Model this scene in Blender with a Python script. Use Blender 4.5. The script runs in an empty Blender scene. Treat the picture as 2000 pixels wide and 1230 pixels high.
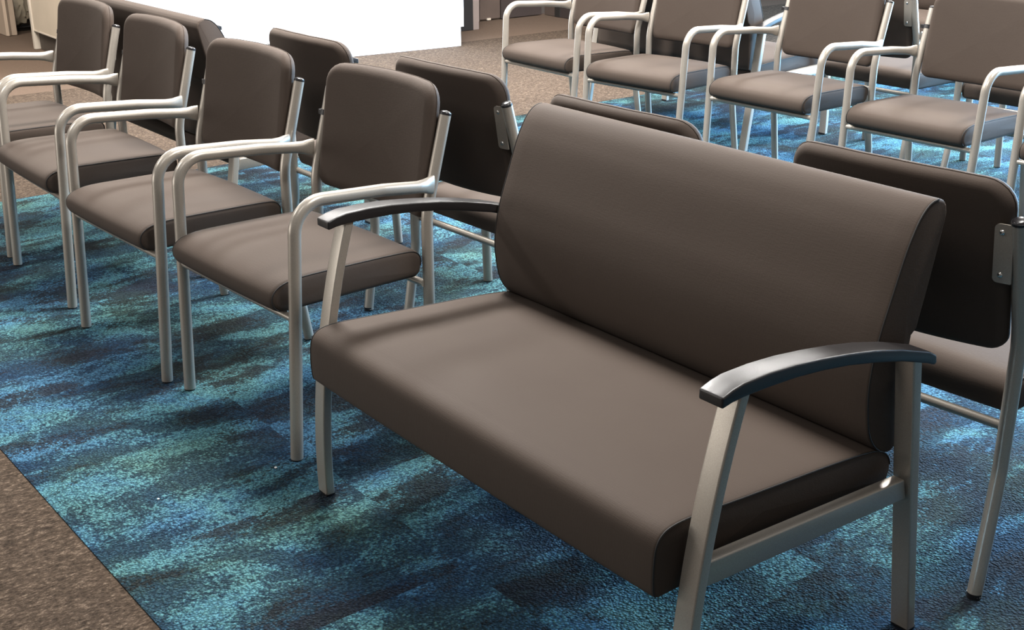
import bpy, bmesh, math, random
from mathutils import Vector, Matrix
random.seed(4)
S = bpy.context.scene
COL = S.collection
PI = math.pi

# ------------------------------------------------------------------ materials
def new_mat(name):
    m = bpy.data.materials.new(name); m.use_nodes = True
    nt = m.node_tree
    b = nt.nodes['Principled BSDF']
    return m, nt, b
def N(nt, t, **kw):
    n = nt.nodes.new(t)
    for k, v in kw.items():
        if k in n.inputs: n.inputs[k].default_value = v
        else: setattr(n, k, v)
    return n
def ramp(nt, fac, stops, interp='LINEAR'):
    r = nt.nodes.new('ShaderNodeValToRGB'); cr = r.color_ramp; cr.interpolation = interp
    while len(cr.elements) < len(stops): cr.elements.new(0.5)
    for e, (p, c) in zip(cr.elements, stops):
        e.position = p; e.color = (*c, 1)
    nt.links.new(fac, r.inputs['Fac']); return r
def mixc(nt, fac, a, b, mode='MIX'):
    n = nt.nodes.new('ShaderNodeMix'); n.data_type = 'RGBA'; n.blend_type = mode
    for i, s in ((0, fac), (6, a), (7, b)):
        if hasattr(s, 'is_linked'): nt.links.new(s, n.inputs[i])
        elif isinstance(s, (int, float)): n.inputs[i].default_value = s
        else: n.inputs[i].default_value = (*s, 1)
    return n.outputs[2]
def math_(nt, op, a, b=None, c=None):
    n = nt.nodes.new('ShaderNodeMath'); n.operation = op
    for i, s in enumerate((a, b, c)):
        if s is None: continue
        if hasattr(s, 'is_linked'): nt.links.new(s, n.inputs[i])
        else: n.inputs[i].default_value = s
    return n.outputs[0]
def mapping(nt, scale, coord='Object', loc=(0, 0, 0), rot=(0, 0, 0)):
    tc = nt.nodes.new('ShaderNodeTexCoord'); mp = nt.nodes.new('ShaderNodeMapping')
    mp.inputs['Scale'].default_value = scale; mp.inputs['Location'].default_value = loc; mp.inputs['Rotation'].default_value = rot
    nt.links.new(tc.outputs[coord], mp.inputs['Vector']); return mp.outputs['Vector']
def noise(nt, vec, scale, detail=3, rough=.55, dist=0.0):
    n = N(nt, 'ShaderNodeTexNoise', Scale=scale, Detail=detail, Roughness=rough, Distortion=dist)
    nt.links.new(vec, n.inputs['Vector']); return n.outputs['Fac']
def bump(nt, b, h, strength=.3, dist=.002):
    n = N(nt, 'ShaderNodeBump', Strength=strength, Distance=dist)
    nt.links.new(h, n.inputs['Height']); nt.links.new(n.outputs['Normal'], b.inputs['Normal'])

def make_fabric():
    m, nt, b = new_mat('brown_upholstery')
    v1 = mapping(nt, (1, 1, 1)); v2 = mapping(nt, (60, 420, 420)); v3 = mapping(nt, (420, 60, 60))
    n0 = noise(nt, v1, 9, 3); n1 = noise(nt, v2, 1.0, 2); n2 = noise(nt, v3, 1.0, 2)
    w = math_(nt, 'ADD', n1, n2)
    c = ramp(nt, w, [(.35, (0.0352, 0.0264, 0.0212)), (.62, (0.0544, 0.0412, 0.0332))])
    c2 = mixc(nt, math_(nt, 'MULTIPLY', n0, .5), c.outputs['Color'], (0.0448, 0.0320, 0.0264))
    nt.links.new(c2, b.inputs['Base Color'])
    b.inputs['Roughness'].default_value = .72
    b.inputs['Specular IOR Level'].default_value = .12
    b.inputs['Sheen Weight'].default_value = .03; b.inputs['Sheen Roughness'].default_value = .5
    b.inputs['Sheen Tint'].default_value = (.9, .78, .7, 1)
    bump(nt, b, w, .25, .0008)
    return m
def make_metal():
    m, nt, b = new_mat('silver_powder_coat')
    v = mapping(nt, (1, 1, 1))
    n = noise(nt, v, 700, 2)
    c = ramp(nt, n, [(.3, (.295, .264, .228)), (.7, (.375, .340, .296))])
    nt.links.new(c.outputs['Color'], b.inputs['Base Color'])
    b.inputs['Metallic'].default_value = .45; b.inputs['Roughness'].default_value = .34; b.inputs['Specular IOR Level'].default_value = .6
    bump(nt, b, n, .12, .0005)
    return m
def simple(name, col, rough=.5, metal=0.0, spec=.5, ns=0, amt=.15, bstr=0):
    m, nt, b = new_mat(name)
    b.inputs['Roughness'].default_value = rough; b.inputs['Metallic'].default_value = metal
    b.inputs['Specular IOR Level'].default_value = spec
    v = mapping(nt, (1, 1, 1)); n = noise(nt, v, ns or 40, 3)
    c = ramp(nt, n, [(.3, tuple(x * (1 - amt) for x in col)), (.7, tuple(min(1, x * (1 + amt)) for x in col))])
    nt.links.new(c.outputs['Color'], b.inputs['Base Color'])
    if bstr: bump(nt, b, n, bstr, .001)
    return m
def make_brown_carpet():
    m, nt, b = new_mat('brown_loop_carpet')
    v = mapping(nt, (1, .5, 1), rot=(0, 0, .05)); vv = mapping(nt, (1, 1, 1))
    n1 = noise(nt, v, 170, 3, .7); n2 = noise(nt, vv, 3, 3); n3 = noise(nt, v, 60, 2)
    f = math_(nt, 'ADD', math_(nt, 'MULTIPLY', n1, .75), math_(nt, 'MULTIPLY', n3, .25))
    c = ramp(nt, f, [(.34, (0.0161, 0.0113, 0.0081)), (.47, (0.0474, 0.0339, 0.0242)), (.56, (0.0780, 0.0559, 0.0408)), (.68, (0.1989, 0.1505, 0.1129))])
    c2 = mixc(nt, math_(nt, 'MULTIPLY', n2, .2), c.outputs['Color'], (0.0546, 0.0399, 0.0294))
    nt.links.new(c2, b.inputs['Base Color'])
    b.inputs['Roughness'].default_value = .95; b.inputs['Specular IOR Level'].default_value = .1
    bump(nt, b, f, 1.0, .006)
    return m
def make_tan_floor():
    m, nt, b = new_mat('tan_lobby_carpet')
    v = mapping(nt, (1, 1, 1)); n1 = noise(nt, v, 160, 3, .6); n2 = noise(nt, v, 2.5, 3)
    c = ramp(nt, n1, [(.35, (0.0588, 0.0412, 0.0305)), (.65, (0.1117, 0.0794, 0.0588))])
    c2 = mixc(nt, n2, c.outputs['Color'], (0.0941, 0.0647, 0.0470))
    nt.links.new(c2, b.inputs['Base Color']); b.inputs['Roughness'].default_value = .9; b.inputs['Specular IOR Level'].default_value = .15
    bump(nt, b, n1, .4, .002)
    return m
def make_blue_carpet():
    m, nt, b = new_mat('mottled_blue_carpet')
    tc = nt.nodes.new('ShaderNodeTexCoord')
    sx = nt.nodes.new('ShaderNodeSeparateXYZ'); nt.links.new(tc.outputs['Object'], sx.inputs[0])
    # carpet planks 0.5 x 0.5 m: every tile shifts the pattern
    tx = math_(nt, 'FLOOR', math_(nt, 'MULTIPLY', sx.outputs['X'], 2.0)); ty = math_(nt, 'FLOOR', math_(nt, 'MULTIPLY', math_(nt, 'ADD', sx.outputs['Y'], .575), 1.6))
    cx = nt.nodes.new('ShaderNodeCombineXYZ'); nt.links.new(tx, cx.inputs[0]); nt.links.new(ty, cx.inputs[1])
    wn = nt.nodes.new('ShaderNodeTexWhiteNoise'); wn.noise_dimensions = '2D'; nt.links.new(cx.outputs[0], wn.inputs['Vector'])
    off = nt.nodes.new('ShaderNodeVectorMath'); off.operation = 'MULTIPLY_ADD'
    nt.links.new(wn.outputs['Color'], off.inputs[0]); off.inputs[1].default_value = (.35, .35, 0); nt.links.new(tc.outputs['Object'], off.inputs[2])
    mp = nt.nodes.new('ShaderNodeMapping'); mp.inputs['Scale'].default_value = (1, .42, 1); nt.links.new(off.outputs[0], mp.inputs['Vector'])
    st = mp.outputs['Vector']
    ob = tc.outputs['Object']
    def shift(v, d):
        n = nt.nodes.new('ShaderNodeVectorMath'); n.operation = 'ADD'; nt.links.new(v, n.inputs[0]); n.inputs[1].default_value = d; return n.outputs[0]
    def mask(f, lo, hi):
        r = nt.nodes.new('ShaderNodeMapRange'); r.interpolation_type = 'SMOOTHSTEP'
        nt.links.new(f, r.inputs[0]); r.inputs[1].default_value = lo; r.inputs[2].default_value = hi; return r.outputs[0]
    vo = N(nt, 'ShaderNodeTexVoronoi', Scale=150.0); nt.links.new(ob, vo.inputs['Vector'])
    sp = nt.nodes.new('ShaderNodeSeparateXYZ'); nt.links.new(vo.outputs['Color'], sp.inputs[0])
    tuft = math_(nt, 'SUBTRACT', sp.outputs['X'], .5)
    fine = noise(nt, ob, 95, 3, .7, .3)
    grain = math_(nt, 'ADD', math_(nt, 'MULTIPLY', tuft, .085), math_(nt, 'MULTIPLY', math_(nt, 'SUBTRACT', fine, .5), .20))
    nA = math_(nt, 'ADD', noise(nt, ob, 2.3, 5, .6, .3), math_(nt, 'MULTIPLY', grain, .5))
    base = ramp(nt, nA, [(.38, (.017, .050, .098)), (.48, (.026, .066, .098)), (.58, (.032, .072, .084)), (.70, (.040, .080, .068))])
    nB = math_(nt, 'ADD', noise(nt, shift(st, (4.3, 1.7, 0)), 4.2, 8, .66, .5), grain)
    aqua = ramp(nt, nA, [(.42, (.070, .195, .315)), (.52, (.100, .260, .295)), (.68, (.110, .245, .220))])
    c1 = mixc(nt, math_(nt, 'MULTIPLY', mask(nB, .470, .540), .94), base.outputs['Color'], aqua.outputs['Color'])
    nC = math_(nt, 'ADD', noise(nt, shift(st, (1.1, 8.2, 0)), 4.6, 8, .64, .4), grain)
    dark = ramp(nt, nA, [(.45, (.0165, .0185, .028)), (.6, (.0165, .0185, .0165))])
    c2 = mixc(nt, math_(nt, 'MULTIPLY', mask(nC, .522, .556), .90), c1, dark.outputs['Color'])
    ds = N(nt, 'ShaderNodeMapRange'); nt.links.new(vo.outputs['Distance'], ds.inputs[0]); ds.inputs[1].default_value = .1; ds.inputs[2].default_value = .75; ds.inputs[3].default_value = 1.25; ds.inputs[4].default_value = .45
    pile = math_(nt, 'ADD', math_(nt, 'MULTIPLY', ds.outputs[0], .6), math_(nt, 'MULTIPLY', fine, .8))
    pr = ramp(nt, pile, [(.72, (.40, .42, .45)), (.95, (.95, .95, .95)), (1.0, (1.0, 1.0, 1.0))])
    fl = ramp(nt, math_(nt, 'ADD', sp.outputs['Y'], math_(nt, 'SUBTRACT', fine, .5)), [(.12, (.62, .64, .68)), (.5, (1, 1, 1)), (.9, (1.0, 1.0, 1.0))])
    c2 = mixc(nt, 1.0, c2, fl.outputs['Color'], 'MULTIPLY')
    c3 = mixc(nt, 1.0, c2, pr.outputs['Color'], 'MULTIPLY')
    nt.links.new(c3, b.inputs['Base Color'])
    b.inputs['Roughness'].default_value = .95; b.inputs['Specular IOR Level'].default_value = .12
    bump(nt, b, pile, 1.0, .010)
    return m
FAB = make_fabric(); MET = make_metal()
SEAM = simple('dark_piping', (0.0056, 0.0044, 0.0040), .7)
BLK = simple('black_polymer', (.012, .0105, .0108), .38, 0, .5, 900, .3, .15)
PLUG = simple('black_plastic', (.012, .011, .012), .3)
BOLT = simple('zinc_bolt', (.55, .54, .52), .25, 1.0)
CARP = make_brown_carpet(); TAN = make_tan_floor(); BLUE = make_blue_carpet()
WHITE = simple('white_laminate', (.93, .93, .93), .45, 0, .4, 3, .01)
CREAM = simple('cream_laminate', (0.4185, 0.3578, 0.2835), .5, 0, .4, 5, .04)
CREAM2 = simple('cream_edge', (0.4680, 0.4160, 0.3510), .4, 0, .4, 5, .04)
KICK = simple('brown_kick', (0.0495, 0.0383, 0.0306), .6, 0, .4, 20, .1)
SLATE = simple('slate_panel', (.0135, .0130, .0140), .5, 0, .4, 6, .06)
BROWNP = simple('brown_panel', (0.0765, 0.0563, 0.0473), .5, 0, .4, 4, .10)
DARKP = simple('dark_panel', (0.0357, 0.0273, 0.0260), .5, 0, .4, 4, .10)
TRIMM = simple('pale_trim', (.17, .14, .13), .5, 0, .4, 8, .05)
WALLM = simple('warm_wall_paint', (0.3465, 0.2709, 0.2079), .8, 0, .2, 6, .05)
VOID = simple('dark_cupboard', (0.0080, 0.0056, 0.0044), .8)
BAG = simple('white_bag', (0.4446, 0.3847, 0.2907), .45, 0, .5, 14, .15, .3)

# ------------------------------------------------------------------ mesh helpers
def finish(name, bm, m, parent=None, smooth=True, ang=.7):
    bmesh.ops.recalc_face_normals(bm, faces=bm.faces)
    if smooth:
        for f in bm.faces: f.smooth = True
        for e in bm.edges:
            if len(e.link_faces) == 2 and e.calc_face_angle(0) > ang: e.smooth = False
    me = bpy.data.meshes.new(name); bm.to_mesh(me); bm.free()
    me.materials.append(m)
    o = bpy.data.objects.new(name, me); COL.objects.link(o)
    if parent: o.parent = parent
    return o
def box(bm, lo, hi, bev=0.0, M=None):
    r = bmesh.ops.create_cube(bm, size=1)
    vs = r['verts']
    c = (Vector(lo) + Vector(hi)) / 2; d = Vector(hi) - Vector(lo)
    for v in vs: v.co = Vector((v.co.x * d.x, v.co.y * d.y, v.co.z * d.z)) + c
    if bev:
        es = list({e for v in vs for e in v.link_edges})
        rr = bmesh.ops.bevel(bm, geom=es, offset=bev, segments=2, profile=.6, affect='EDGES')
        vs = list({v for f in rr['faces'] for v in f.verts} | {v for v in vs if v.is_valid})
    if M:
        for v in vs: v.co = M @ v.co
    return vs
def fillet(pts, rad, seg=7):
    pts = [Vector(p) for p in pts]
    out = [pts[0]]
    for i in range(1, len(pts) - 1):
        p, a, b = pts[i], pts[i - 1], pts[i + 1]
        r = rad[i] if isinstance(rad, (list, tuple)) else rad
        u = (a - p); w = (b - p)
        if r <= 0: out.append(p); continue
        ang = u.angle(w); d = min(r / math.tan(ang / 2), u.length * .49, w.length * .49)
        p0 = p + u.normalized() * d; p1 = p + w.normalized() * d
        for k in range(seg + 1):
            t = k / seg
            # rational quadratic = true arc
            wt = math.sin(ang / 2)
            q = ((1 - t) ** 2 * p0 + 2 * t * (1 - t) * wt * p + t * t * p1) / ((1 - t) ** 2 + 2 * t * (1 - t) * wt + t * t)
            out.append(q)
    out.append(pts[-1]); return out
def tube(bm, pts, r, seg=16, side=(1, 0, 0), sc=None, cap=True):
    pts = [Vector(p) for p in pts]; rings = []
    side = Vector(side)
    for i, p in enumerate(pts):
        t = (pts[min(i + 1, len(pts) - 1)] - pts[max(i - 1, 0)]).normalized()
        s = (side - t * side.dot(t)).normalized(); n = t.cross(s)
        a, b = (1, 1) if sc is None else sc[i]
        rings.append([bm.verts.new(p + s * (math.cos(2 * PI * k / seg) * r * a) + n * (math.sin(2 * PI * k / seg) * r * b)) for k in range(seg)])
    for A, B in zip(rings, rings[1:]):
        for k in range(seg): bm.faces.new((A[k], A[(k + 1) % seg], B[(k + 1) % seg], B[k]))
    if cap:
        bm.faces.new(rings[0][::-1]); bm.faces.new(rings[-1])
    return rings
def profile2d(pts, rad):
    """rounded closed polygon in 2D -> list of (a,b)"""
    n = len(pts); out = []
    for i in range(n):
        p = Vector((*pts[i], 0)); a = Vector((*pts[i - 1], 0)); b = Vector((*pts[(i + 1) % n], 0))
        r = rad[i] if isinstance(rad, (list, tuple)) else rad
        if r <= 0: out.append((p.x, p.y)); continue
        f = fillet([a, p, b], r, 6)[1:-1]
        out += [(q.x, q.y) for q in f]
    return out
def inset2d(P, d):
    n = len(P); out = []
    area = sum(P[i][0] * P[(i + 1) % n][1] - P[(i + 1) % n][0] * P[i][1] for i in range(n))
    sg = 1 if area > 0 else -1
    for i in range(n):
        p, a, b = Vector(P[i]), Vector(P[i - 1]), Vector(P[(i + 1) % n])
        t = (b - a)
        if t.length < 1e-9: out.append(P[i]); continue
        t.normalize(); out.append((p.x - t.y * d * sg, p.y + t.x * d * sg))
    return out
def spline(P, n):
    out = []
    for i in range(len(P) - 1):
        p0 = Vector(P[max(i - 1, 0)]); p1 = Vector(P[i]); p2 = Vector(P[i + 1]); p3 = Vector(P[min(i + 2, len(P) - 1)])
        for k in range(n):
            t = k / n
            q = .5 * ((2 * p1) + (p2 - p0) * t + (2 * p0 - 5 * p1 + 4 * p2 - p3) * t * t + (3 * p1 - p0 - 3 * p2 + p3) * t ** 3)
            out.append((q.x, q.y))
    return out + [tuple(P[-1])]
def resample(P, step):
    out = []; n = len(P)
    for i in range(n):
        a, b = Vector(P[i]), Vector(P[(i + 1) % n]); k = max(1, int((b - a).length / step))
        for j in range(k): q = a + (b - a) * (j / k); out.append((q.x, q.y))
    return out
def loft_x(bm, P, hw, r, nx=14, bulge=None, endc=.0, flat=False):
    """profile P in (y,z) swept from -hw to hw with rounded ends"""
    rings = []
    st = []
    K = 4
    for k in range(K + 1):
        a = PI / 2 * k / K; st.append((-hw + r * (1 - math.sin(a)), r * (1 - math.cos(PI / 2 - a)) ))
    st = []
    for k in range(K + 1):
        a = PI / 2 * k / K            # 0 at the face, pi/2 on the side
        st.append((-hw + r * (1 - math.cos(PI / 2 - (PI / 2 - a))), r * (1 - math.sin(a))))
    mid = [(-hw + r + (2 * hw - 2 * r) * k / nx, 0) for k in range(1, nx)]
    full = st + mid + [(-x, i) for x, i in reversed(st)]
    for x, i in full:
        Q = inset2d(P, i) if i > 1e-6 else P
        ring = []
        for (y, z) in Q:
            dy, dz = bulge(x, y, z) if bulge else (0, 0)
            ring.append(bm.verts.new((x, y + dy, z + dz)))
        rings.append(ring)
    n = len(P)
    for A, B in zip(rings, rings[1:]):
        for k in range(n): bm.faces.new((A[k], A[(k + 1) % n], B[(k + 1) % n], B[k]))
    # end caps as centre fans
    for ring, s in ((rings[0], -1), (rings[-1], 1)):
        if flat:
            bm.faces.new(ring if s > 0 else ring[::-1]); continue
        c = Vector((0, 0, 0))
        for v in ring: c += v.co
        c /= n; c.x += s * endc
        cv = bm.verts.new(c)
        for k in range(n):
            f = (ring[k], ring[(k + 1) % n], cv) if s > 0 else (ring[(k + 1) % n], ring[k], cv)
            bm.faces.new(f)
def cyl(bm, p0, p1, r0, r1=None, seg=16):
    tube_pts = [Vector(p0), Vector(p1)]
    t = (tube_pts[1] - tube_pts[0]).normalized()
    side = Vector((1, 0, 0)) if abs(t.x) < .9 else Vector((0, 1, 0))
    r1 = r0 if r1 is None else r1
    return tube(bm, tube_pts, 1, seg, side, [(r0, r0), (r1, r1)])
def dome(bm, c, n, r, h, seg=14):
    c = Vector(c); n = Vector(n).normalized()
    side = Vector((1, 0, 0)) if abs(n.x) < .9 else Vector((0, 1, 0))
    pts = []; sc = []
    for k in range(6):
        a = PI / 2 * k / 5; pts.append(c + n * (h * math.sin(a))); sc.append((max(.02, math.cos(a)), max(.02, math.cos(a))))
    tube(bm, pts, r, seg, side, sc)
def empty(name, loc=(0, 0, 0), rz=0, label=None, cat=None, group=None):
    o = bpy.data.objects.new(name, None); COL.objects.link(o); o.empty_display_size = .1
    o.location = loc; o.rotation_euler = (0, 0, rz)
    tag(o, label, cat, group); return o
def tag(o, label=None, cat=None, group=None, kind=None):
    if label: o['label'] = label
    if cat: o['category'] = cat
    if group: o['group'] = group
    if kind: o['kind'] = kind
def copy_tree(src, loc, rz, label, group=None, skip=None):
    def rec(o, parent):
        c = o.copy(); COL.objects.link(c)
        if parent: c.parent = parent; c.matrix_parent_inverse = o.matrix_parent_inverse.copy()
        for ch in list(o.children):
            if not (skip and ch.name.startswith(skip)): rec(ch, c)
        return c
    r = rec(src, None); r.location = loc; r.rotation_euler = (0, 0, rz); r['label'] = label
    if group: r['group'] = group
    return r

# ------------------------------------------------------------------ single arm chair
# local frame: origin on the floor midway between the front feet, sitter faces -y
TR = .0160
def post_path():
    return [(.506, .004), (.462, .285), (.462, .575), (.534, .836)]
def make_chair(label):
    root = empty('arm_chair', label=label, cat='chair')
    # seat cushion
    P = spline([(.035, .399), (.004, .401), (-.0155, .411), (-.0255, .431), (-.0225, .453), (-.006, .470), (.022, .4805), (.07, .4860), (.16, .486), (.30, .484), (.39, .481), (.425, .475), (.443, .459), (.446, .436), (.440, .410), (.425, .399)], 4)
    bm = bmesh.new()
    def bl(x, y, z):
        k = max(0, 1 - (x / .27) ** 2)
        top = max(0, min(1, (z - .45) / .03))
        return (-.004 * k * max(0, min(1, (.02 - y) / .03)), .007 * k * top * max(0, min(1, y / .1)))
    loft_x(bm, P, .272, .016, 14, bl, .004)
    seat = finish('seat', bm, FAB, root, ang=1.2)
    Q = inset2d(P, .0040)
    for s in (-1, 1):
        bm = bmesh.new()
        tube(bm, [(s * .2680, y, z) for y, z in Q[6:-7]], .0017, 6)
        finish('piping', bm, SEAM, seat)
    # backrest pad
    hwid = .257; H = .372; rec = math.radians(9.0); yb, zb = .490, .548
    def vt(u): return H - .011 * (abs(u) / hwid) ** 2.2
    pts = [(-hwid, .0), (hwid, .0), (hwid, vt(hwid)), (.13, vt(.13)), (0, H), (-.13, vt(.13)), (-hwid, vt(hwid))]
    O = resample(profile2d(pts, [.034, .034, .060, .3, .6, .3, .060]), .016)
    cy = H / 2
    def shrink(d, f=1.0):
        Q = inset2d(O, d) if d else O; return [(u * f, cy + (v - cy) * f) for u, v in Q]
    layers = [(shrink(.022, .5), .0), (shrink(.022, .8), .0)]
    for k in range(0, 7):
        t = PI / 2 * k / 6; layers.append((shrink(.022 * (1 - math.sin(t))), .0215 * (1 - math.cos(t))))
    for k in range(1, 9):
        t = PI / 2 * k / 8; layers.append((shrink(.030 * (1 - math.cos(t))), .0225 + .0245 * math.sin(t)))
    for f_ in (.86, .68, .48, .26): layers.append((shrink(.030, f_), .047 + .0025 * (1 - f_ * f_)))
    bm = bmesh.new(); rings = []
    def mp(u, v, w):
        w2 = w - .030 * (1 - (u / hwid) ** 2)
        return (u, yb + v * math.sin(rec) - w2 * math.cos(rec), zb + v * math.cos(rec) + w2 * math.sin(rec))
    for Q, w in layers: rings.append([bm.verts.new(mp(u, v, w)) for u, v in Q])
    n = len(O)
    for A, B in zip(rings, rings[1:]):
        for k in range(n): bm.faces.new((A[k], A[(k + 1) % n], B[(k + 1) % n], B[k]))
    c0 = bm.verts.new(mp(0, cy, .0)); c1 = bm.verts.new(mp(0, cy, .0496))
    for k in range(n):
        bm.faces.new((rings[0][(k + 1) % n], rings[0][k], c0)); bm.faces.new((rings[-1][k], rings[-1][(k + 1) % n], c1))
    back = finish('backrest', bm, FAB, root, ang=1.3)
    bm = bmesh.new()
    Q = shrink(-.0002); ring = [mp(u, v, .019) for u, v in Q]
    i0 = next(i for i in range(n) if Q[i][1] > .05 and Q[i - 1][1] <= .05)
    seq = [ring[(i0 + k) % n] for k in range(len([1 for u, v in Q if v > .05]))]
    tube(bm, seq, .0013, 6, (.3, 1, .2))
    finish('piping', bm, FAB, back)
    for s in (-1, 1):
        # bent front leg + arm
        path = fillet([(s * .297, 0, .004), (s * .309, .036, .690), (s * .305, .30, .674), (s * .2955, .462, .657)], [0, .078, .2, 0], 9)
        e = Vector(path[-1]); d = Vector((s * -.004, .022, -.002))
        path = path[:-1] + [e - d * 2.4, e - d * 1.2, e - d * .3, e + d * .45]
        sc = [(1, 1)] * (len(path) - 4) + [(1.0, 1.0), (.86, 1.12), (.55, 1.42), (.42, 1.55)]
        bm = bmesh.new(); tube(bm, path, TR * 1.04, 18, (1, 0, 0), sc)
        a = finish('front_leg_and_arm', bm, MET, root)
        bm = bmesh.new(); cyl(bm, (s * .297, 0, 0), (s * .297, 0, .012), TR * .98, TR * 1.0)
        finish('foot_glide', bm, PLUG, a)
        pp = [(s * .281, post_path()[0][0], post_path()[0][1])] + [(s * .275, y, z) for y, z in post_path()[1:]]
        bm = bmesh.new(); tube(bm, fillet(pp, [0, .25, .25, 0], 7), TR, 18)
        g = finish('rear_leg', bm, MET, root)
        bm = bmesh.new(); cyl(bm, (s * .281, .5065, 0), (s * .281, .506, .012), TR * .98, TR * 1.0)
        finish('foot_glide', bm, PLUG, g)
        tdir = Vector((0, .072, .261)).normalized(); c = Vector((s * .275, .534, .836))
        bm = bmesh.new(); cyl(bm, c - tdir * .004, c + tdir * .002, TR * 1.02); dome(bm, c + tdir * .002, tdir, TR * .95, .006)
        finish('post_cap', bm, PLUG, g)
        # back bracket and its bolts: strap across the rear of the pad next to the post
        bm = bmesh.new()
        o2 = profile2d([(-.062, -.0), (.062, 0), (.062, .036), (-.062, .036)], [.002, .002, .010, .010])
        rings = []
        tn = Vector((0, math.cos(rec), -math.sin(rec)))          # outward rear normal
        base = Vector((s * .268, yb + .222 * math.sin(rec) + .030 * .06, zb + .222 * math.cos(rec)))
        vdir = Vector((0, math.sin(rec), math.cos(rec))); udir = Vector((-s, 0, 0))
        for w in (.0015, .0045): rings.append([bm.verts.new(base + vdir * a_ + udir * (b_ + .0) + tn * (w + .030 * max(0, 1 - ((.268 - b_) / hwid) ** 2))) for a_, b_ in o2])
        m_ = len(o2)
        for k in range(m_): bm.faces.new((rings[0][k], rings[0][(k + 1) % m_], rings[1][(k + 1) % m_], rings[1][k]))
        bm.faces.new(rings[0][::-1]); bm.faces.new(rings[1])
        br = finish('back_bracket', bm, MET, root)
        for q in (-.045, .045):
            bm = bmesh.new(); dome(bm, base + vdir * q + udir * .022 + tn * (.0042 + .030 * .085), tn, .0062, .0045)
            finish('bolt', bm, BOLT, br)
    # rails
    bm = bmesh.new(); tube(bm, [(-.300, .020, .388), (.300, .020, .388)], .0105, 14, (0, 0, 1)); finish('front_rail', bm, MET, root)
    bm = bmesh.new(); tube(bm, [(-.274, .448, .378), (.274, .448, .378)], .0105, 14, (0, 0, 1)); finish('rear_rail', bm, MET, root)
    # ganging clip on the left post
    bm = bmesh.new()
    c = Vector((-.275, .512, .757)); td = Vector((0, .072, .261)).normalized()
    cyl(bm, c - td * .008, c + td * .008, TR + .0022)
    box(bm, (c.x - .034, c.y - .007, c.z - .008), (c.x - .012, c.y + .007, c.z + .008), .002)
    cl = finish('ganging_clip', bm, PLUG, root)
    bm = bmesh.new(); dome(bm, (c.x - .033, c.y, c.z), (-1, 0, 0), .0055, .004); finish('bolt', bm, BOLT, cl)
    return root

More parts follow.
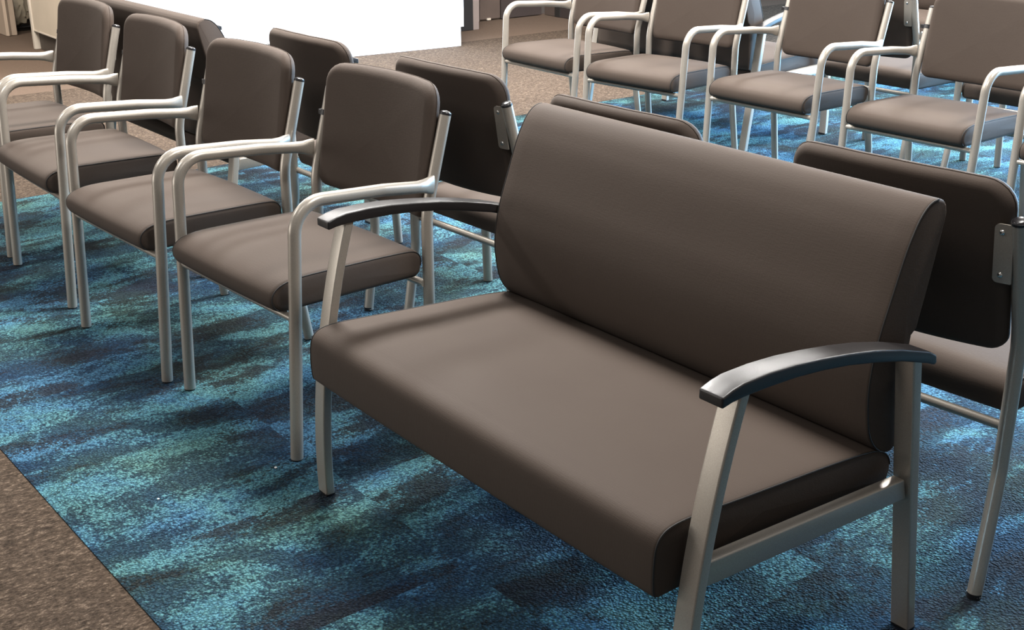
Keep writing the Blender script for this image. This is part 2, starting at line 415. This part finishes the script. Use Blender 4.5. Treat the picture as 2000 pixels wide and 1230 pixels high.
# ------------------------------------------------------------------ two seat bench
def make_bench(label):
    root = empty('double_bench', label=label, cat='bench')
    P = spline([(-.036, .324), (-.048, .333), (-.0515, .360), (-.0515, .395), (-.047, .428), (-.031, .448), (.0, .4558), (.06, .4552), (.16, .4485), (.28, .4415), (.40, .4345), (.50, .426), (.548, .416), (.576, .396), (.586, .366), (.576, .338)], 6)
    bm = bmesh.new()
    def bl(x, y, z):
        k = max(0, 1 - (x / .575) ** 4)
        top = max(0, min(1, (z - .38) / .04))
        return (-.004 * k * max(0, min(1, (.0 - y) / .03)), .008 * k * top * max(0, min(1, y / .12)) * max(0, min(1, (.56 - y) / .08)))
    loft_x(bm, P, .575, .007, 30, bl, .003)
    seat = finish('seat', bm, FAB, root, ang=1.2)
    Q = inset2d(P, .0016)
    for s in (-1, 1):
        bm = bmesh.new(); tube(bm, [(s * .5737, y, z) for y, z in Q[4:-8]], .0018, 6)
        finish('piping', bm, SEAM, seat)
    # backrest
    B = [(.575, .405), (.530, .424), (.503, .467), (.489, .540), (.492, .606), (.507, .670), (.530, .736), (.556, .810), (.582, .866), (.602, .892), (.632, .902),
         (.668, .884), (.671, .850), (.646, .748), (.620, .645), (.606, .640), (.598, .520), (.594, .412)]
    front = spline([(.596, .412), (.572, .404), (.532, .424), (.503, .467), (.489, .540), (.492, .606), (.507, .670), (.530, .736), (.556, .808), (.574, .846), (.592, .874), (.614, .893), (.638, .899), (.658, .894), (.668, .884)], 7)
    rear = spline([(.672, .870), (.670, .850), (.646, .748), (.620, .650)], 4) + [(.606, .640)] + spline([(.602, .60), (.598, .520), (.596, .44)], 3)
    Pb = front + rear
    bm = bmesh.new()
    loft_x(bm, Pb, .575, .007, 30, lambda x, y, z: (-.006 * max(0, 1 - (x / .575) ** 4) * max(0, min(1, (z - .42) / .1)) * max(0, min(1, (.90 - z) / .2)) * max(0, min(1, (.05 + (.475 + (z - .5) * .27) - y + .06) / .06)), 0), .002)
    back = finish('backrest', bm, FAB, root, ang=1.2)
    Q = inset2d(Pb, .0016)
    for s in (-1, 1):
        bm = bmesh.new(); tube(bm, [(s * .5737, y, z) for y, z in Q[12:86]], .0018, 6)
        finish('piping', bm, SEAM, back)
    LW, LT = .043, .0195
    top = [(.0215, .698), (.045, .706), (.071, .711), (.132, .7125), (.196, .7095), (.264, .7025), (.334, .693), (.408, .680), (.485, .662), (.540, .6455), (.577, .634), (.598, .622)]
    bot = [(.603, .600), (.573, .6115), (.540, .622), (.49, .637), (.412, .655), (.337, .6695), (.266, .679), (.199, .6845), (.135, .686), (.073, .6855), (.045, .683), (.0215, .678)]
    for s in (-1, 1):
        # armrest
        A = resample(profile2d(top + bot, [.004] + [0] * 10 + [.006, .006] + [0] * 10 + [.004]), .05)
        bm = bmesh.new(); loft_x(bm, A, .0262, .004, 3, flat=True)
        for v in bm.verts: v.co.x += s * .6110
        finish('armrest', bm, BLK, root, ang=.5)
        # front leg, flat bar following a gentle sabre curve
        def sweep(fn, z0, z1, n, x0, x1, d, bev=.004):
            bm = bmesh.new(); rings = []
            for i in range(n + 1):
                z = z0 + (z1 - z0) * i / n; y = fn(z)
                Q = profile2d([(x0, y), (x1, y), (x1, y + d), (x0, y + d)], bev)
                rings.append([bm.verts.new((a_, b_, z)) for a_, b_ in Q])
            m_ = len(rings[0])
            for A_, B_ in zip(rings, rings[1:]):
                for k in range(m_): bm.faces.new((A_[k], A_[(k + 1) % m_], B_[(k + 1) % m_], B_[k]))
            bm.faces.new(rings[0][::-1]); bm.faces.new(rings[-1]); return bm
        xo, xi = s * .632, s * (.632 - LW); xa, xb = min(xo, xi), max(xo, xi)
        ff = lambda z: -.023 - .0381 * z + .2518 * z * z
        fl = finish('front_leg', sweep(ff, .006, .690, 14, xa, xb, LT + .004), MET, root, ang=.6)
        bm = bmesh.new(); box(bm, (xa + .001, ff(0) - .0, 0), (xb - .001, ff(0) + LT + .004, .010), .001); finish('foot_glide', bm, PLUG, fl)
        fr = lambda z: .6273 - .1474 * z
        rl = finish('rear_leg', sweep(fr, .006, .622, 6, xa, xb, LT + .006), MET, root, ang=.6)
        bm = bmesh.new(); box(bm, (xa + .001, fr(0), 0), (xb - .001, fr(0) + LT + .006, .010), .001); finish('foot_glide', bm, PLUG, rl)
        # side rail
        bm = bmesh.new()
        R_ = [(.012, .3455), (.578, .3225), (.566, .3675), (.020, .3925)]
        Pr = profile2d(R_, .003); loft_x(bm, Pr, .013, .003, 2, flat=True)
        for v in bm.verts: v.co.x += s * .609
        finish('side_rail', bm, MET, root, ang=.6)
    bm = bmesh.new(); box(bm, (-.600, .075, .322), (.600, .100, .348), .003); finish('front_rail', bm, MET, root, ang=.6)
    bm = bmesh.new(); box(bm, (-.600, .520, .318), (.600, .545, .346), .003); finish('rear_rail', bm, MET, root, ang=.6)
    return root

# ------------------------------------------------------------------ place seating
def loc_front(x0, y0, yaw):
    """chair fitted with its rotation pivot .3 m behind the front feet"""
    return (x0 + .3 * math.sin(yaw), y0 + .3 - .3 * math.cos(yaw), 0)
BACK = PI
def facing_away(x0, yF, yaw=0.0): return (x0, yF, 0), BACK + yaw
chair = make_chair('brown arm chair in the front row touching the left end of the black-armed bench')
x, y, a = 0, 0, .0445
chair.location = loc_front(x, y, a); chair.rotation_euler = (0, 0, a)
ROW1 = [(-.688, -.054, .041, 'front row brown arm chair second to the left of the black-armed bench'),
        (-1.479, -.033, -.008, 'front row brown arm chair third to the left of the black-armed bench'),
        (-2.194, -.023, .018, 'front row chair cut off by the left edge of the picture')]
chair['group'] = 'arm chairs in the front row'
for x, y, a, lb in ROW1: copy_tree(chair, loc_front(x, y, a), a, lb, 'arm chairs in the front row')
ROW3 = [(-2.148, 2.845, -.03, 'leftmost chair of the rear row facing us, standing on brown carpet'),
        (-1.467, 2.844, .096, 'second brown chair from the left in the rear row facing us'),
        (-.729, 2.951, .013, 'third brown chair from the left in the rear row facing us'),
        (.054, 2.939, .015, 'fourth brown chair from the left in the rear row facing us, top right corner'),
        (.84, 2.93, .02, 'chair at the right picture edge showing only its left front leg')]
for x, y, a, lb in ROW3: copy_tree(chair, loc_front(x, y, a), a, lb, 'arm chairs in the rear row facing us')
ROW2 = [(-.80, 1.262, .0, 'chair turned away whose pale back top stands against the white desk'),
        (-.02, 1.272, .03, 'dark-backed chair turned away just left of the foreground bench back'),
        (.738, 1.245, .03, 'turned away chair behind the foreground bench, only a back top strip showing'),
        (1.468, 1.322, .05, 'dark-backed chair turned away behind the right end of the foreground bench')]
for x, yf, a, lb in ROW2:
    l, r = facing_away(x, yf, a); copy_tree(chair, l, r, lb, 'arm chairs turned away behind the front row', 'ganging_clip')
ROW4 = [(-.76, 4.24, .0, 'turned away chair with bracketed post at the top, behind the third rear row chair'),
        (.02, 4.25, .0, 'turned away chair whose seat shows behind the fourth rear row chair')]
for x, yf, a, lb in ROW4:
    l, r = facing_away(x, yf, a); copy_tree(chair, l, r, lb, 'arm chairs turned away behind the rear row', 'ganging_clip')
bench = make_bench('large brown double bench with black arms in the foreground')
bench.location = (1.1251, -.0113, 0); bench.rotation_euler = (0, 0, -.0097)
l, r = facing_away(-2.02, 1.31); copy_tree(bench, l, r, 'double bench turned away behind the leftmost front row chairs by the white desk')
l, r = facing_away(-1.90, 4.165); copy_tree(bench, l, r, 'double bench turned away behind the first two rear row chairs')
copy_tree(bench, (-1.75, 5.72, 0), 0.0, 'farthest double bench, barely visible between chairs at the top right')

# ------------------------------------------------------------------ floor
def slab(name, lo, hi, m, kind='structure'):
    bm = bmesh.new(); box(bm, lo, hi); o = finish(name, bm, m, None, False); tag(o, kind=kind); return o
slab('floor', (-5.283, -6, -.05), (8, 12, -.003), CARP)
slab('floor', (-14, -6, -.05), (-5.283, 12, -.003), TAN)
slab('floor', (-2.74, -.575, -.05), (8, 6.6, 0), BLUE)

for (cx_, cy_, r_, lb) in [(.319, -.054, .0030, 'tiny white crumb on the blue carpet left of the bench front leg'), (.285, -.358, .0026, 'tiny pale crumb on the blue carpet nearer the brown carpet border')]:
    bm = bmesh.new(); bmesh.ops.create_icosphere(bm, subdivisions=2, radius=r_)
    for v in bm.verts: v.co *= 1 + .35 * math.sin(v.co.x * 2300 + v.co.y * 1700); v.co.z = v.co.z * .7 + r_ * .7
    o = finish('crumb', bm, WHITE); o.location = (cx_, cy_, 0); tag(o, lb, 'crumb', 'crumbs on the blue carpet')
# ------------------------------------------------------------------ reception desk (white front, cream end)
desk = empty('reception_desk', (-5.38, 1.785, 0), -math.radians(5.7), 'white fronted reception desk with a cream end panel on a dark kick', 'desk')
Lf, Dp = 2.76, 1.73
EA = math.radians(3.9)
bm = bmesh.new(); box(bm, (-.03, 0.0, .150), (.0, Lf, 1.08), .002); finish('front_panel', bm, WHITE, desk, False)['label'] = 'glossy white front panel'
bm = bmesh.new(); box(bm, (-.05, .015, .0), (-.012, Lf - .022, .150)); finish('front_plinth', bm, WHITE, desk, False)
bm = bmesh.new(); box(bm, (-.76, .0, .150), (-.031, .025, 1.08), .0015); finish('end_panel', bm, CREAM, desk, False).rotation_euler.z = EA
bm = bmesh.new(); box(bm, (-Dp + .01, .0, .150), (-.764, .025, 1.08), .0015); finish('end_panel', bm, CREAM, desk, False).rotation_euler.z = EA
bm = bmesh.new(); box(bm, (-Dp + .012, -.004, .142), (-.031, .004, .152)); finish('edge_strip', bm, CREAM2, desk, False).rotation_euler.z = EA
bm = bmesh.new(); box(bm, (-Dp + .02, .03, 0), (-.055, .06, .148)); finish('kick_board', bm, KICK, desk, False).rotation_euler.z = EA
bm = bmesh.new(); box(bm, (-Dp - .03, -.012, 0), (-Dp + .012, .05, 1.08), .003); finish('corner_post', bm, CREAM2, desk, False).rotation_euler.z = EA
bm = bmesh.new(); box(bm, (-Dp, Lf - .03, 0.0), (-.055, Lf - .002, 1.08)); finish('rear_end_panel', bm, SLATE, desk, False)
bm = bmesh.new(); box(bm, (-Dp - .03, -.03, 1.08), (.05, Lf + .03, 1.12), .004); finish('counter_top', bm, WHITE, desk, False)

# ------------------------------------------------------------------ back corner: slate panel, pale post, brown panels
def wallbox(name, p0, p1, th, h, m, z0=0.0, kind='structure', label=None, cat=None):
    """upright panel from p0 to p1 on the floor, thickness th to its left"""
    a = Vector((*p0, 0)); b = Vector((*p1, 0)); d = (b - a); L = d.length
    ang = math.atan2(d.y, d.x)
    bm = bmesh.new(); box(bm, (0, 0, z0), (L, th, h), .002)
    o = finish(name, bm, m, None, False); o.location = a; o.rotation_euler = (0, 0, ang)
    tag(o, label, cat, None, kind); return o
wallbox('wall_back', (-5.77, 4.70), (-5.77, 5.115), .12, 2.6, SLATE)
wallbox('trim_1', (-5.765, 5.115), (-5.765, 5.175), .06, 2.6, TRIMM)
wallbox('wall_side', (-6.165, 4.9), (-6.165, 5.48), .08, 2.6, TRIMM)
bm = bmesh.new(); box(bm, (-6.21, 5.485, .012), (-6.165, 5.715, 2.1), .003)
d1 = finish('door_1', bm, BROWNP, None, False); tag(d1, kind='structure')
bm = bmesh.new(); box(bm, (-6.17, 5.56, .003), (-6.150, 5.60, .022), .003); finish('door_stop', bm, CREAM2, d1, False)
bm = bmesh.new(); box(bm, (-6.21, 5.725, .004), (-6.160, 6.20, 2.1), .003)
d2 = finish('door_2', bm, DARKP, None, False); tag(d2, kind='structure')
wallbox('wall_far', (-6.16, 6.235), (-5.99, 6.225), .1, 2.6, BROWNP)
wallbox('wall_far', (-5.915, 6.220), (-3.6, 6.09), .1, 2.6, DARKP)
wallbox('trim_2', (-5.99, 6.215), (-5.915, 6.212), .08, 2.6, VOID)
wallbox('wall_left', (-9.4, 11.5), (-9.4, 2.45), .1, 2.7, VOID)

# left: door frame block, dark cupboard and crumpled bag
wallbox('wall_front', (-9.6, 1.90), (-7.985, 1.885), .09, 2.7, WALLM)
wallbox('trim_3', (-8.06, 1.975), (-7.985, 1.885), .03, 2.7, WALLM)
slab('wall_recess', (-9.3, 2.35, 0), (-7.4, 2.45, 2.4), VOID)
bm = bmesh.new()
bmesh.ops.create_icosphere(bm, subdivisions=4, radius=1)
from mathutils import noise as mn
for v in bm.verts:
    p = v.co.copy(); q = .22 * mn.noise(p * 1.7) + .14 * mn.noise(p * 4.1 + Vector((3, 1, 2))) + .05 * abs(mn.noise(p * 9))
    f = 1 + q
    v.co = Vector((p.x * .125 * f, p.y * .11 * f, p.z * .20 * f))
bag = finish('plastic_bag', bm, BAG); bag.location = (-8.31, 2.11, .245)
tag(bag, 'crumpled pale plastic bag in the dark recess at the top left corner', 'bag')
bm = bmesh.new()
tube(bm, [(-8.31, 2.11, 0), (-8.31, 2.11, .02), (-8.31, 2.11, .028)], .11, 20, (1, 0, 0), [(.85, .85), (.9, .9), (1, 1)])
bn = finish('floor_tray', bm, VOID); tag(bn, 'dark low tray under the pale bag in the recess', 'tray')

# ------------------------------------------------------------------ light
def area(name, loc, target, size, power, col=(1, 1, 1), sy=None):
    l = bpy.data.lights.new(name, 'AREA'); l.energy = power; l.color = col
    l.shape = 'RECTANGLE'; l.size = size; l.size_y = sy or size
    o = bpy.data.objects.new(name, l); COL.objects.link(o); o.location = loc
    o.rotation_euler = (Vector(target) - Vector(loc)).to_track_quat('-Z', 'Y').to_euler(); return o
WARM = (1, .93, .84); NEU = (1, .97, .93); COOL = (.72, .86, 1.0)
for i, (x, y, p) in enumerate([(-.85, 1.05, 96), (1.75, .85, 32), (-2.9, 1.05, 43), (1.3, -1.25, 6), (-1.9, -1.9, 26), (-4.9, .6, 55), (1.3, 3.7, 46), (-.85, 3.7, 52), (-2.9, 3.7, 48), (-.9, 5.5, 85), (-3.0, 5.4, 50), (1.3, 5.5, 75), (-6.6, .2, 45), (-6.2, 6.8, 22)]):
    area('assumed_ceiling_lamp', (x, y, 2.74), (x, y, 0), .45, p, WARM if x < -3 else NEU, .9)  # assumed lamps, no fixture in view, added and powered to light the rows
area('added_desk_fill', (-3.7, 3.2, 2.7), (-5.3, 3.2, .3), .6, 120, NEU, 2.4)  # added fill, no known fixture: drives the white desk front towards full white
area('assumed_window_light', (.6, 9.6, 1.25), (-.8, 4.6, .1), 3.6, 1500, (.34, .66, 1.0), 2.3)  # assumed window out of view, added for cool light on the far rows
area('assumed_front_window', (-3.6, -5.6, .80), (1.2, 0, .45), 4.2, 48, (1, .95, .88), 1.4)
w = bpy.data.worlds.new('room_light'); S.world = w; w.use_nodes = True
w.node_tree.nodes['Background'].inputs['Color'].default_value = (1, .95, .90, 1)
w.node_tree.nodes['Background'].inputs['Strength'].default_value = .10

# ------------------------------------------------------------------ camera
cam = bpy.data.cameras.new('camera'); co = bpy.data.objects.new('camera', cam); COL.objects.link(co)
f_px, pitch, roll, yaw = 2426.17, .363984, -.003520, -.902844
fw = Vector((math.sin(yaw) * math.cos(pitch), math.cos(yaw) * math.cos(pitch), -math.sin(pitch)))
r0 = Vector((math.cos(yaw), -math.sin(yaw), 0)); u0 = r0.cross(fw)
c, s = math.cos(roll), math.sin(roll)
r = r0 * c + u0 * s; u = u0 * c - r0 * s
M = Matrix(((r.x, u.x, -fw.x), (r.y, u.y, -fw.y), (r.z, u.z, -fw.z))).to_4x4()
M.translation = Vector((2.94156, -1.34391, 1.50951)); co.matrix_world = M
cam.sensor_fit = 'HORIZONTAL'; cam.sensor_width = 36; cam.lens = 36 * f_px / 2000; cam.clip_start = .05
S.camera = co
vs = S.view_settings; vs.view_transform = 'Standard'; vs.look = 'None'; vs.exposure = 1.32; vs.gamma = 1; vs.use_curve_mapping = False
S.display_settings.display_device = 'sRGB'
